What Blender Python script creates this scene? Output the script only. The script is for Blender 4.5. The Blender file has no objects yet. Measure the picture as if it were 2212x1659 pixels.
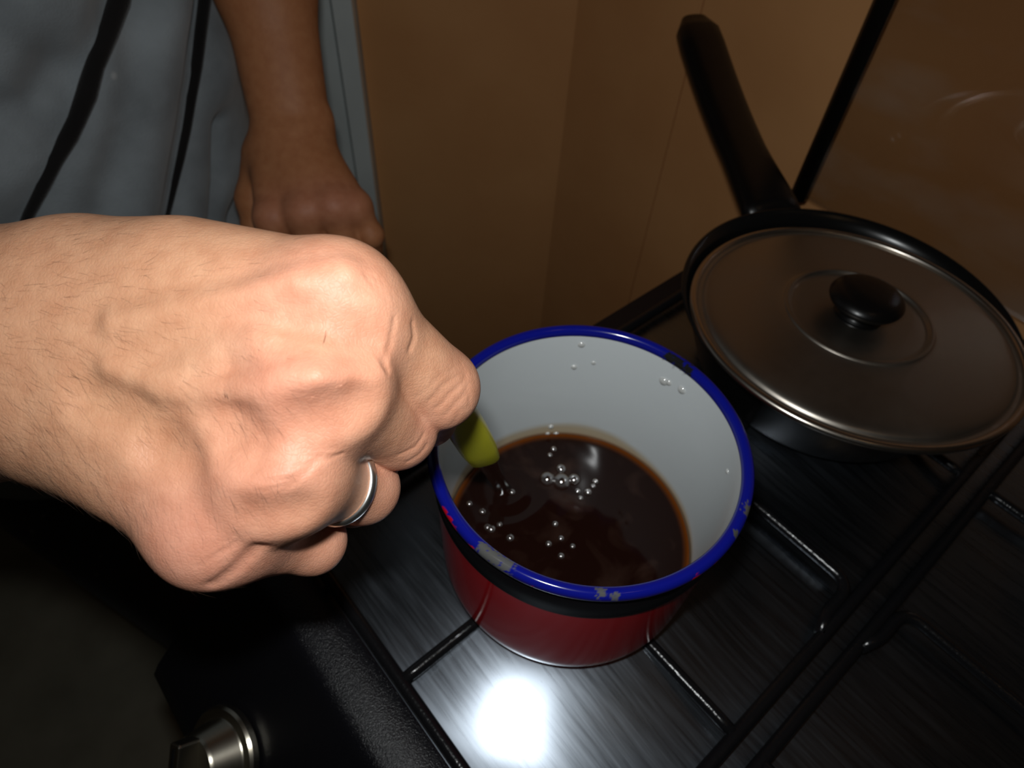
import bpy, bmesh, math, random
import numpy as np
from mathutils import Vector, Matrix, noise as mnoise

random.seed(7); rng = np.random.default_rng(7)
scene = bpy.context.scene
COL = scene.collection

# ------------------------------------------------------------------ camera
W, H, F = 2212.0, 1659.0, 1450.0
PITCH, ROLL = math.radians(50.22), math.radians(4.38)
CAM = np.array([0.0, 0.0, 0.3245])          # z = 0 is the cooktop
FW = np.array([0, math.cos(PITCH), -math.sin(PITCH)])
RT = np.array([1.0, 0, 0]); UP = np.cross(RT, FW)
RT, UP = math.cos(ROLL)*RT + math.sin(ROLL)*UP, -math.sin(ROLL)*RT + math.cos(ROLL)*UP

def ray(x, y): return (x-W/2)/F*RT - (y-H/2)/F*UP + FW
def at(x, y, d): return CAM + ray(x, y)*d
def onz(x, y, z):
    d = ray(x, y); return CAM + d*((z-CAM[2])/d[2])

cam_data = bpy.data.cameras.new('camera'); cam = bpy.data.objects.new('camera', cam_data)
COL.objects.link(cam)
cam.matrix_world = Matrix([[RT[0], UP[0], -FW[0], CAM[0]], [RT[1], UP[1], -FW[1], CAM[1]],
                           [RT[2], UP[2], -FW[2], CAM[2]], [0, 0, 0, 1]])
cam_data.sensor_width = 36.0; cam_data.lens = 36.0*F/W; cam_data.clip_start = 0.01
cam_data.dof.use_dof = True; cam_data.dof.focus_distance = 0.19; cam_data.dof.aperture_fstop = 18.0
scene.camera = cam

# ------------------------------------------------------------------ world, lights, exposure
wd = bpy.data.worlds.new('world'); scene.world = wd; wd.use_nodes = True
bg = wd.node_tree.nodes['Background']
bg.inputs[0].default_value = (0.9, 0.72, 0.5, 1); bg.inputs[1].default_value = 0.0045

fl = bpy.data.lights.new('camera_flash', 'AREA'); fl.shape = 'RECTANGLE'; fl.size = 0.016; fl.size_y = 0.009
fl.energy = 0.55; fl.color = (0.97, 1.0, 1.0)
flo = bpy.data.objects.new('camera_flash', fl); COL.objects.link(flo)
fp = CAM - RT*0.006 + UP*0.030
flo.matrix_world = Matrix([[RT[0], UP[0], -FW[0], fp[0]], [RT[1], UP[1], -FW[1], fp[1]],
                           [RT[2], UP[2], -FW[2], fp[2]], [0, 0, 0, 1]])
# dim warm fill light, added to warm the wall and lid; no lamp seen
bl = bpy.data.lights.new('warm_fill', 'POINT'); bl.energy = 0.35; bl.color = (1.0, 0.62, 0.3); bl.shadow_soft_size = 0.06
blo = bpy.data.objects.new('warm_fill', bl); COL.objects.link(blo); blo.location = (0.5, -0.3, 1.45)

vs = scene.view_settings
vs.view_transform = 'Standard'; vs.look = 'None'; vs.gamma = 1.0; vs.exposure = 0.0
vs.use_curve_mapping = False

# ------------------------------------------------------------------ helpers
TH = math.radians(46.5)
U = np.array([math.sin(TH), math.cos(TH), 0.0])      # stove: front to back
V = np.array([math.cos(TH), -math.sin(TH), 0.0])     # stove: left to right
EZ = np.array([0, 0, 1.0])
def S(a, b, z): return U*a + V*b + EZ*z

def tag(o, label=None, cat=None, group=None, kind=None):
    if label: o['label'] = label
    if cat: o['category'] = cat
    if group: o['group'] = group
    if kind: o['kind'] = kind
    return o

def empty(name, loc=(0, 0, 0), rz=0.0):
    o = bpy.data.objects.new(name, None); COL.objects.link(o)
    o.location = loc; o.rotation_euler = (0, 0, rz); o.empty_display_size = 0.02
    return o

def mesh(name, verts, faces, mat, parent=None, smooth=True, cols=None, world=True, sharp=None):
    """verts given in world space; stored relative to the parent"""
    me = bpy.data.meshes.new(name)
    v = np.asarray(verts, dtype=float)
    if parent is not None and world:
        bpy.context.view_layer.update()
        m = np.array(parent.matrix_world.inverted())
        v = v @ m[:3, :3].T + m[:3, 3]
    fa = faces
    if isinstance(faces, np.ndarray):
        n, k = faces.shape
        me.vertices.add(len(v)); me.vertices.foreach_set('co', v.astype(np.float32).ravel())
        me.loops.add(n*k); me.loops.foreach_set('vertex_index', faces.astype(np.int32).ravel())
        me.polygons.add(n); me.polygons.foreach_set('loop_start', np.arange(0, n*k, k, dtype=np.int32))
        me.update(calc_edges=True); me.validate()
    else:
        me.from_pydata(v.tolist(), [], fa); me.validate()
    if smooth: me.polygons.foreach_set('use_smooth', np.ones(len(me.polygons), dtype=bool))
    if cols is not None:
        at_ = me.color_attributes.new('Col', 'FLOAT_COLOR', 'POINT')
        c = np.ones((len(v), 4), dtype=np.float32); c[:, :3] = cols
        at_.data.foreach_set('color', c.ravel())
    me.materials.append(mat)
    if sharp is not None:
        try: me.set_sharp_from_angle(angle=math.radians(sharp))
        except Exception: pass
    me.update()
    o = bpy.data.objects.new(name, me); COL.objects.link(o)
    if parent is not None: o.parent = parent
    return o

class MB:
    """collects shapes for one mesh"""
    def __init__(s): s.v = []; s.f = []
    def add(s, v, f):
        n = len(s.v); s.v += [tuple(map(float, p)) for p in v]; s.f += [tuple(i+n for i in q) for q in f]
    def box(s, c, ax, ay, az):
        c = np.asarray(c, float); ax, ay, az = (np.asarray(q, float) for q in (ax, ay, az))
        vv = [c+i*ax+j*ay+k*az for k in (-1, 1) for j in (-1, 1) for i in (-1, 1)]
        ff = [(0, 2, 3, 1), (4, 5, 7, 6), (0, 1, 5, 4), (2, 6, 7, 3), (0, 4, 6, 2), (1, 3, 7, 5)]
        if np.dot(np.cross(ax, ay), az) < 0: ff = [q[::-1] for q in ff]
        s.add(vv, ff)
    def tube(s, pts, rad, n=12, cap=True):
        pts = [np.asarray(p, float) for p in pts]; m = len(pts)
        rad = [rad]*m if np.isscalar(rad) else list(rad)
        tang = []
        for i in range(m):
            t = pts[min(i+1, m-1)]-pts[max(i-1, 0)]; tang.append(t/np.linalg.norm(t))
        ref = np.array([0, 0, 1.0]) if abs(tang[0][2]) < .9 else np.array([1.0, 0, 0])
        x = np.cross(ref, tang[0]); x /= np.linalg.norm(x)
        vv = []
        for i in range(m):
            x = x-tang[i]*np.dot(x, tang[i]); x /= np.linalg.norm(x); y = np.cross(tang[i], x)
            for k in range(n):
                a = 2*math.pi*k/n; vv.append(pts[i]+rad[i]*(math.cos(a)*x+math.sin(a)*y))
        ff = [(i*n+k, i*n+(k+1) % n, (i+1)*n+(k+1) % n, (i+1)*n+k) for i in range(m-1) for k in range(n)]
        if cap:
            ff.append(tuple(range(n))[::-1]); ff.append(tuple((m-1)*n+k for k in range(n)))
        s.add(vv, ff)
    def build(s, name, mat, parent=None, **k): return mesh(name, s.v, s.f, mat, parent, **k)

def lathe(profile, n, origin=(0, 0, 0), axis=(0, 0, 1), close=False):
    """profile [(r,h)] turned about axis; returns verts, quads"""
    az = np.asarray(axis, float); az = az/np.linalg.norm(az)
    ref = np.array([1.0, 0, 0]) if abs(az[0]) < .9 else np.array([0, 1.0, 0])
    ax = np.cross(ref, az); ax /= np.linalg.norm(ax); ay = np.cross(az, ax)
    pr = np.array(profile, float); m = len(pr)
    a = np.arange(n)*2*math.pi/n
    rr = np.maximum(pr[:, 0], 1e-5)
    v = (np.asarray(origin)[None, None] + rr[:, None, None]*(np.cos(a)[None, :, None]*ax+np.sin(a)[None, :, None]*ay)
         + pr[:, 1][:, None, None]*az).reshape(-1, 3)
    f = []
    idx = np.arange(m*n).reshape(m, n)
    rows = range(m if close else m-1)
    for i in rows:
        j = (i+1) % m
        f.append(np.stack([idx[i], np.roll(idx[i], -1), np.roll(idx[j], -1), idx[j]], 1))
    return v, np.concatenate(f)

def smooth_profile(pts, sub=6):
    """Catmull-Rom through profile points"""
    P = np.array(pts, float); out = []
    for i in range(len(P)-1):
        p0, p1, p2, p3 = P[max(i-1, 0)], P[i], P[i+1], P[min(i+2, len(P)-1)]
        for k in range(sub):
            t = k/sub
            out.append(.5*((2*p1)+(-p0+p2)*t+(2*p0-5*p1+4*p2-p3)*t*t+(-p0+3*p1-3*p2+p3)*t**3))
    out.append(P[-1]); return np.array(out)

def arc_path(corners, rad, n=6, closed=False):
    """polyline with rounded corners"""
    P = [np.asarray(p, float) for p in corners]; out = []; m = len(P)
    for i in range(m):
        if not closed and i in (0, m-1): out.append(P[i]); continue
        a, b, c = P[i-1], P[i], P[(i+1) % m]
        d1 = (a-b); l1 = np.linalg.norm(d1); d1 /= l1; d2 = (c-b); l2 = np.linalg.norm(d2); d2 /= l2
        r = min(rad if np.isscalar(rad) else rad[i], l1*.49, l2*.49)
        s, e = b+d1*r, b+d2*r
        for k in range(n+1):
            t = k/n; out.append((1-t)**2*s+2*t*(1-t)*b+t*t*e)
    if closed: out.append(out[0])
    return out

# ------------------------------------------------------------------ materials
def new_mat(name):
    m = bpy.data.materials.new(name); m.use_nodes = True
    return m, m.node_tree.nodes, m.node_tree.links, m.node_tree.nodes['Principled BSDF']

def basic(name, col, rough=.5, metal=0., spec=.5, coat=0., bump=None, var=None, vcol=False):
    m, N, L, B = new_mat(name)
    B.inputs['Base Color'].default_value = (*col, 1); B.inputs['Roughness'].default_value = rough
    B.inputs['Metallic'].default_value = metal; B.inputs['Specular IOR Level'].default_value = spec
    B.inputs['Coat Weight'].default_value = coat; B.inputs['Coat Roughness'].default_value = .06
    tc = N.new('ShaderNodeTexCoord')
    src = None
    if vcol:
        a = N.new('ShaderNodeAttribute'); a.attribute_name = 'Col'; src = a.outputs['Color']
        L.new(src, B.inputs['Base Color'])
    if var:
        sc, amt = var
        nz = N.new('ShaderNodeTexNoise'); nz.inputs['Scale'].default_value = sc; nz.inputs['Detail'].default_value = 6
        L.new(tc.outputs['Object'], nz.inputs['Vector'])
        mr = N.new('ShaderNodeMapRange'); mr.inputs[3].default_value = 1-amt; mr.inputs[4].default_value = 1+amt
        mr.inputs[1].default_value = .3; mr.inputs[2].default_value = .7
        L.new(nz.outputs['Fac'], mr.inputs[0])
        mx = N.new('ShaderNodeMix'); mx.data_type = 'RGBA'; mx.blend_type = 'MULTIPLY'; mx.inputs[0].default_value = 1
        if src: L.new(src, mx.inputs[6])
        else: mx.inputs[6].default_value = (*col, 1)
        L.new(mr.outputs[0], mx.inputs[7]); L.new(mx.outputs[2], B.inputs['Base Color'])
    if bump:
        sc, st, dist = bump
        nz = N.new('ShaderNodeTexNoise'); nz.inputs['Scale'].default_value = sc; nz.inputs['Detail'].default_value = 4
        L.new(tc.outputs['Object'], nz.inputs['Vector'])
        bp = N.new('ShaderNodeBump'); bp.inputs['Strength'].default_value = st; bp.inputs['Distance'].default_value = dist
        L.new(nz.outputs['Fac'], bp.inputs['Height']); L.new(bp.outputs['Normal'], B.inputs['Normal'])
    return m

def skin_material():
    m, N, L, B = new_mat('skin')
    a = N.new('ShaderNodeAttribute'); a.attribute_name = 'Col'
    tc = N.new('ShaderNodeTexCoord')
    n1 = N.new('ShaderNodeTexNoise'); n1.inputs['Scale'].default_value = 160; n1.inputs['Detail'].default_value = 5
    n1.inputs['Roughness'].default_value = .6
    L.new(tc.outputs['Object'], n1.inputs['Vector'])
    cr = N.new('ShaderNodeValToRGB')
    cr.color_ramp.elements[0].position = .32; cr.color_ramp.elements[0].color = (.86, .74, .68, 1)
    cr.color_ramp.elements[1].position = .68; cr.color_ramp.elements[1].color = (1.06, 1.05, 1.04, 1)
    L.new(n1.outputs['Fac'], cr.inputs[0])
    mx = N.new('ShaderNodeMix'); mx.data_type = 'RGBA'; mx.blend_type = 'MULTIPLY'; mx.inputs[0].default_value = .75
    L.new(a.outputs['Color'], mx.inputs[6]); L.new(cr.outputs[0], mx.inputs[7])
    L.new(mx.outputs[2], B.inputs['Base Color'])
    B.inputs['Roughness'].default_value = .52; B.inputs['Specular IOR Level'].default_value = .32
    B.inputs['Subsurface Weight'].default_value = .12
    B.inputs['Subsurface Radius'].default_value = (1.0, .35, .15); B.inputs['Subsurface Scale'].default_value = .0022
    v = N.new('ShaderNodeTexVoronoi'); v.feature = 'DISTANCE_TO_EDGE'; v.inputs['Scale'].default_value = 900
    mp = N.new('ShaderNodeMapping'); mp.inputs['Scale'].default_value = (1, 1, 1)
    n3 = N.new('ShaderNodeTexNoise'); n3.inputs['Scale'].default_value = 300
    L.new(tc.outputs['Object'], n3.inputs['Vector'])
    ad = N.new('ShaderNodeMix'); ad.data_type = 'VECTOR'; ad.inputs[0].default_value = .0015
    L.new(tc.outputs['Object'], ad.inputs[4]); L.new(n3.outputs['Color'], ad.inputs[5])
    L.new(ad.outputs[1], v.inputs['Vector'])
    vm = N.new('ShaderNodeMapRange'); vm.inputs[1].default_value = 0; vm.inputs[2].default_value = .18
    L.new(v.outputs['Distance'], vm.inputs[0])
    n2 = N.new('ShaderNodeTexNoise'); n2.inputs['Scale'].default_value = 420; n2.inputs['Detail'].default_value = 5
    L.new(tc.outputs['Object'], n2.inputs['Vector'])
    sm = N.new('ShaderNodeMath'); sm.operation = 'MULTIPLY_ADD'; sm.inputs[1].default_value = .35
    L.new(vm.outputs[0], sm.inputs[0]); L.new(n2.outputs['Fac'], sm.inputs[2])
    b = N.new('ShaderNodeBump'); b.inputs['Strength'].default_value = .32; b.inputs['Distance'].default_value = .00035
    L.new(sm.outputs[0], b.inputs['Height']); L.new(b.outputs['Normal'], B.inputs['Normal'])
    return m

def fabric_material(name, col):
    m, N, L, B = new_mat(name)
    tc = N.new('ShaderNodeTexCoord')
    n1 = N.new('ShaderNodeTexNoise'); n1.inputs['Scale'].default_value = 22; n1.inputs['Detail'].default_value = 8
    L.new(tc.outputs['Object'], n1.inputs['Vector'])
    cr = N.new('ShaderNodeValToRGB')
    cr.color_ramp.elements[0].position = .3; cr.color_ramp.elements[0].color = tuple(c*.72 for c in col)+(1,)
    cr.color_ramp.elements[1].position = .72; cr.color_ramp.elements[1].color = tuple(min(1, c*1.22) for c in col)+(1,)
    L.new(n1.outputs['Fac'], cr.inputs[0])
    # scattered pale lint specks
    v = N.new('ShaderNodeTexVoronoi'); v.inputs['Scale'].default_value = 26; v.inputs['Randomness'].default_value = 1
    L.new(tc.outputs['Object'], v.inputs['Vector'])
    mr = N.new('ShaderNodeMapRange'); mr.inputs[1].default_value = .09; mr.inputs[2].default_value = .05
    L.new(v.outputs['Distance'], mr.inputs[0])
    mu = N.new('ShaderNodeMath'); mu.operation = 'MULTIPLY'; mu.inputs[1].default_value = .28
    L.new(mr.outputs[0], mu.inputs[0])
    mx = N.new('ShaderNodeMix'); mx.data_type = 'RGBA'; mx.inputs[7].default_value = (.8, .8, .78, 1)
    L.new(mu.outputs[0], mx.inputs[0]); L.new(cr.outputs[0], mx.inputs[6])
    L.new(mx.outputs[2], B.inputs['Base Color'])
    B.inputs['Roughness'].default_value = .95; B.inputs['Specular IOR Level'].default_value = .15
    B.inputs['Sheen Weight'].default_value = .25
    n2 = N.new('ShaderNodeTexNoise'); n2.inputs['Scale'].default_value = 700; n2.inputs['Detail'].default_value = 3
    L.new(tc.outputs['Object'], n2.inputs['Vector'])
    b = N.new('ShaderNodeBump'); b.inputs['Strength'].default_value = .4; b.inputs['Distance'].default_value = .0008
    L.new(n2.outputs['Fac'], b.inputs['Height']); L.new(b.outputs['Normal'], B.inputs['Normal'])
    return m

def steel_material(name, col, rough, streak=(3, 90, 3), amt=.12, bump=.05, wavy=.02):
    m, N, L, B = new_mat(name)
    B.inputs['Base Color'].default_value = (*col, 1); B.inputs['Metallic'].default_value = 1
    tc = N.new('ShaderNodeTexCoord'); mp = N.new('ShaderNodeMapping'); mp.inputs['Scale'].default_value = streak
    L.new(tc.outputs['Object'], mp.inputs['Vector'])
    n = N.new('ShaderNodeTexNoise'); n.inputs['Scale'].default_value = 6; n.inputs['Detail'].default_value = 8
    n.inputs['Roughness'].default_value = .65
    L.new(mp.outputs[0], n.inputs['Vector'])
    mr = N.new('ShaderNodeMapRange'); mr.inputs[3].default_value = rough-amt; mr.inputs[4].default_value = rough+amt
    mr.inputs[1].default_value = .3; mr.inputs[2].default_value = .7
    L.new(n.outputs['Fac'], mr.inputs[0]); L.new(mr.outputs[0], B.inputs['Roughness'])
    b = N.new('ShaderNodeBump'); b.inputs['Strength'].default_value = bump; b.inputs['Distance'].default_value = .001
    L.new(n.outputs['Fac'], b.inputs['Height'])
    n5 = N.new('ShaderNodeTexNoise'); n5.inputs['Scale'].default_value = 16; n5.inputs['Detail'].default_value = 1.5
    L.new(tc.outputs['Object'], n5.inputs['Vector'])
    b2 = N.new('ShaderNodeBump'); b2.inputs['Strength'].default_value = wavy; b2.inputs['Distance'].default_value = .006
    L.new(n5.outputs['Fac'], b2.inputs['Height']); L.new(b.outputs['Normal'], b2.inputs['Normal'])
    L.new(b2.outputs['Normal'], B.inputs['Normal'])
    return m

def glass_material():
    m, N, L, B = new_mat('smudged_lid_glass')
    N.remove(B); out = N['Material Output']
    tr = N.new('ShaderNodeBsdfTransparent'); tr.inputs[0].default_value = (.84, .83, .82, 1)
    gl = N.new('ShaderNodeBsdfGlossy'); gl.inputs['Roughness'].default_value = .03
    fr = N.new('ShaderNodeFresnel'); fr.inputs[0].default_value = 1.45
    m1 = N.new('ShaderNodeMixShader'); L.new(fr.outputs[0], m1.inputs[0]); L.new(tr.outputs[0], m1.inputs[1]); L.new(gl.outputs[0], m1.inputs[2])
    df = N.new('ShaderNodeBsdfDiffuse'); df.inputs[0].default_value = (.75, .72, .65, 1)
    tc = N.new('ShaderNodeTexCoord'); mp = N.new('ShaderNodeMapping'); mp.inputs['Scale'].default_value = (5, 5, 14)
    mp.inputs['Rotation'].default_value = (0, .5, 0)
    L.new(tc.outputs['Object'], mp.inputs[0])
    n = N.new('ShaderNodeTexNoise'); n.inputs['Scale'].default_value = 1.6; n.inputs['Detail'].default_value = 5
    L.new(mp.outputs[0], n.inputs['Vector'])
    mr = N.new('ShaderNodeMapRange'); mr.inputs[1].default_value = .5; mr.inputs[2].default_value = .8; mr.inputs[4].default_value = .11
    L.new(n.outputs['Fac'], mr.inputs[0])
    m2 = N.new('ShaderNodeMixShader'); L.new(mr.outputs[0], m2.inputs[0]); L.new(m1.outputs[0], m2.inputs[1]); L.new(df.outputs[0], m2.inputs[2])
    L.new(m2.outputs[0], out.inputs['Surface'])
    return m

def coffee_material():
    m, N, L, B = new_mat('coffee')
    a = N.new('ShaderNodeAttribute'); a.attribute_name = 'Col'
    tc = N.new('ShaderNodeTexCoord')
    n = N.new('ShaderNodeTexNoise'); n.inputs['Scale'].default_value = 45; n.inputs['Detail'].default_value = 5
    n.inputs['Distortion'].default_value = .5
    L.new(tc.outputs['Object'], n.inputs['Vector'])
    mr = N.new('ShaderNodeMapRange'); mr.inputs[1].default_value = .52; mr.inputs[2].default_value = .8; mr.inputs[4].default_value = .4
    L.new(n.outputs['Fac'], mr.inputs[0])
    mx = N.new('ShaderNodeMix'); mx.data_type = 'RGBA'; mx.inputs[7].default_value = (.10, .055, .04, 1)
    L.new(mr.outputs[0], mx.inputs[0]); L.new(a.outputs['Color'], mx.inputs[6])
    L.new(mx.outputs[2], B.inputs['Base Color'])
    B.inputs['Roughness'].default_value = .07; B.inputs['IOR'].default_value = 1.30
    return m

def wall_material():
    m, N, L, B = new_mat('brown_paint')
    tc = N.new('ShaderNodeTexCoord')
    n = N.new('ShaderNodeTexNoise'); n.inputs['Scale'].default_value = 5; n.inputs['Detail'].default_value = 7
    L.new(tc.outputs['Object'], n.inputs['Vector'])
    cr = N.new('ShaderNodeValToRGB')
    cr.color_ramp.elements[0].position = .3; cr.color_ramp.elements[0].color = (.66, .305, .115, 1)
    cr.color_ramp.elements[1].position = .7; cr.color_ramp.elements[1].color = (.80, .405, .165, 1)
    L.new(n.outputs['Fac'], cr.inputs[0])
    v = N.new('ShaderNodeTexVoronoi'); v.inputs['Scale'].default_value = 9
    L.new(tc.outputs['Object'], v.inputs['Vector'])
    mr = N.new('ShaderNodeMapRange'); mr.inputs[1].default_value = .05; mr.inputs[2].default_value = .03
    mr.inputs[4].default_value = .5
    L.new(v.outputs['Distance'], mr.inputs[0])
    mx = N.new('ShaderNodeMix'); mx.data_type = 'RGBA'; mx.inputs[7].default_value = (.1, .07, .06, 1)
    L.new(mr.outputs[0], mx.inputs[0]); L.new(cr.outputs[0], mx.inputs[6]); L.new(mx.outputs[2], B.inputs['Base Color'])
    B.inputs['Roughness'].default_value = .42
    n2 = N.new('ShaderNodeTexNoise'); n2.inputs['Scale'].default_value = 60; n2.inputs['Detail'].default_value = 3
    L.new(tc.outputs['Object'], n2.inputs['Vector'])
    b = N.new('ShaderNodeBump'); b.inputs['Strength'].default_value = .12; b.inputs['Distance'].default_value = .002
    L.new(n2.outputs['Fac'], b.inputs['Height']); L.new(b.outputs['Normal'], B.inputs['Normal'])
    return m

def floor_material():
    m, N, L, B = new_mat('dark_floor_tile')
    tc = N.new('ShaderNodeTexCoord')
    n = N.new('ShaderNodeTexNoise'); n.inputs['Scale'].default_value = 14; n.inputs['Detail'].default_value = 6
    L.new(tc.outputs['Object'], n.inputs['Vector'])
    cr = N.new('ShaderNodeValToRGB')
    cr.color_ramp.elements[0].color = (.24, .225, .17, 1); cr.color_ramp.elements[1].color = (.48, .45, .35, 1)
    L.new(n.outputs['Fac'], cr.inputs[0]); L.new(cr.outputs[0], B.inputs['Base Color'])
    B.inputs['Roughness'].default_value = .5
    return m

M = dict(
    skin=skin_material(),
    hair=basic('arm_hair', (.07, .035, .02), .6),
    shirt=fabric_material('grey_jersey', (.27, .30, .32)),
    fold_shade=fabric_material('black_fold_shade', (.010, .009, .009)), trouser=fabric_material('dark_denim', (.03, .035, .05)),
    wall=wall_material(),
    white_paint=basic('white_gloss_paint', (.72, .78, .77), .4, var=(12, .08)),
    floor=floor_material(), grout=basic('floor_grout', (.06, .055, .05), .9),
    steel=steel_material('brushed_steel', (.25, .28, .32), .29, (3, 60, 3), .06, .012, .16),
    black_enamel=basic('black_enamel', (.008, .008, .009), .22, bump=(900, .25, .0004)),
    black_wire=basic('black_wire_enamel', (.008, .008, .009), .2, bump=(500, .35, .0006)),
    stove_front=basic('dark_speckled_enamel', (.006, .006, .008), .24, bump=(1500, .6, .0006)),
    red=basic('red_enamel', (.45, .004, .008), .13),
    band=basic('matt_black_enamel', (.004, .003, .004), .6, spec=.15),
    enamel=basic('white_enamel', (.74, .76, .75), .16, vcol=True, bump=(35, .06, .002)),
    rim=basic('blue_rim_enamel', (.01, .015, .3), .14, vcol=True),
    coffee=coffee_material(),
    bubble=basic('coffee_bubble', (.03, .012, .008), .14, spec=1.0),
    yellow=basic('yellow_plastic', (.88, .84, .05), .3),
    chrome=steel_material('spoon_steel', (.62, .62, .6), .16, (1, 1, 1), .04, .02),
    ring=basic('silver', (.93, .94, .90), .30, 1.0),
    alu=steel_material('worn_aluminium', (.43, .39, .34), .38, (2, 2, 2), .06, .03),
    alu_rim=basic('aluminium_bead', (.62, .56, .49), .26, 1.0),
    pan=basic('black_pan_enamel', (.006, .006, .006), .24),
    bakelite=basic('black_bakelite', (.004, .0035, .0035), .3, bump=(120, .12, .001)),
    knob=steel_material('knob_metal', (.55, .51, .42), .26, (1, 1, 1), .05, .02),
    glass=glass_material(),
    dark_gap=basic('lid_edge_trim', (.006, .005, .004), .35),
)

# ------------------------------------------------------------------ signed distance modelling (bodies)
def smin(a, b, k):
    h = np.maximum(k-np.abs(a-b), 0)/k
    return np.minimum(a, b)-h*h*k*.25
def smax(a, b, k): return -smin(-a, -b, k)
def cone(p, a, b, ra, rb):
    a = np.asarray(a, np.float32); b = np.asarray(b, np.float32); d = b-a
    t = np.clip(((p-a)@d)/(d@d), 0, 1)
    return np.linalg.norm(p-a-t[:, None]*d, axis=1)-(ra+(rb-ra)*t)
def ball(p, c, r): return np.linalg.norm(p-np.asarray(c, np.float32), axis=1)-r

def surface_nets(sdf, lo, hi, h):
    lo = np.asarray(lo, float); hi = np.asarray(hi, float)
    n = np.ceil((hi-lo)/h).astype(int)+1
    gx, gy, gz = (lo[i]+h*np.arange(n[i]) for i in range(3))
    val = np.empty(n, np.float32)
    for i in range(n[0]):
        yy, zz = np.meshgrid(gy, gz, indexing='ij')
        p = np.stack([np.full(yy.size, gx[i]), yy.ravel(), zz.ravel()], 1).astype(np.float32)
        val[i] = sdf(p).reshape(n[1], n[2])
    ins = val < 0
    cn = n-1
    acc = np.zeros((*cn, 3), np.float32); cnt = np.zeros(cn, np.float32)
    sl = lambda o: tuple(slice(o[i], o[i]+cn[i]) for i in range(3))
    corners = [(i, j, k) for i in (0, 1) for j in (0, 1) for k in (0, 1)]
    for c in corners:
        for ax in range(3):
            if c[ax]: continue
            e = list(c); e[ax] = 1; e = tuple(e)
            va, vb = val[sl(c)], val[sl(e)]
            cr = (va < 0) != (vb < 0)
            t = np.where(cr, va/np.where(cr, va-vb, 1), 0)
            pos = [np.full(cn, c[i], np.float32) for i in range(3)]; pos[ax] = t
            for i in range(3): acc[..., i] += np.where(cr, pos[i], 0)
            cnt += cr
    act = cnt > 0
    ids = -np.ones(cn, np.int64); ids[act] = np.arange(act.sum())
    g = np.argwhere(act)
    v = lo+h*(g+acc[act]/cnt[act][:, None])
    quads = []
    for ax in range(3):
        b, c = (ax+1) % 3, (ax+2) % 3
        s0 = [slice(None)]*3; s1 = [slice(None)]*3
        s0[ax] = slice(0, n[ax]-1); s1[ax] = slice(1, n[ax])
        a0, a1 = ins[tuple(s0)], ins[tuple(s1)]
        cr = a0 != a1
        w_ = np.argwhere(cr)
        ok = (w_[:, b] > 0) & (w_[:, c] > 0) & (w_[:, b] < cn[b]) & (w_[:, c] < cn[c])
        w_ = w_[ok]; flip = ~a0[tuple(w_.T)]
        def cell(db, dc):
            q = w_.copy(); q[:, b] -= db; q[:, c] -= dc; return ids[tuple(q.T)]
        q = np.stack([cell(1, 1), cell(0, 1), cell(0, 0), cell(1, 0)], 1)
        q[flip] = q[flip][:, ::-1]
        quads.append(q)
    q = np.concatenate(quads); q = q[(q >= 0).all(1)]
    return v.astype(np.float32), q

def subdivide(v, q):
    e = np.stack([q, np.roll(q, -1, 1)], 2).reshape(-1, 2)
    es = np.sort(e, 1); key = es[:, 0]*len(v)+es[:, 1]
    uq, inv = np.unique(key, return_inverse=True)
    em = .5*(v[uq//len(v)]+v[uq % len(v)])
    fc = v[q].mean(1)
    nv = len(v); ne = len(em)
    mid = nv+inv.reshape(-1, 4); cen = nv+ne+np.arange(len(q))
    nq = np.concatenate([np.stack([q[:, i], mid[:, i], cen, mid[:, i-1]], 1) for i in range(4)])
    return np.concatenate([v, em, fc]), nq

def gradient(sdf, p, e):
    g = np.zeros_like(p)
    for s in ((1, -1, -1), (-1, -1, 1), (-1, 1, -1), (1, 1, 1)):
        s = np.array(s, np.float32); g += s*sdf(p+s*e)[:, None]
    return g/np.maximum(np.linalg.norm(g, axis=1, keepdims=True), 1e-9)

def project(sdf, v, it=2, e=3e-4):
    for _ in range(it):
        v = v-gradient(sdf, v, e)*np.clip(sdf(v), -.003, .003)[:, None]
    return v.astype(np.float32)

# ================================================================== SETTING
def slab(name, corner_a, corner_b, thick_dir, z0, z1, mat):
    """upright slab between two plan points, thickness vector thick_dir (away from the room)"""
    a = np.array([*corner_a, 0.0]); b = np.array([*corner_b, 0.0]); t = np.array([*thick_dir, 0.0])
    mb = MB(); c = (a+b+t)/2+EZ*(z0+z1)/2
    mb.box(c, (b-a)/2, t/2, EZ*(z1-z0)/2)
    return mb.build(name, mat, smooth=False)

ZF = -0.85
BACK = 0.522
pl = S(BACK, -1.1, 0); pm = S(BACK, -0.352, 0); pr = S(BACK, 0.9, 0)
# back wall: two boards meeting in a hairline joint
wb = tag(slab('wall_back', pl[:2], S(BACK, -0.3535, 0)[:2], (U*.03)[:2], ZF, 1.5, M['wall']), 'brown painted wall board behind the stove', 'wall', kind='structure')
wb2 = slab('board', S(BACK, -0.3520, 0)[:2], pr[:2], (U*.03)[:2], ZF, 1.5, M['wall']); wb2.parent = wb
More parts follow.
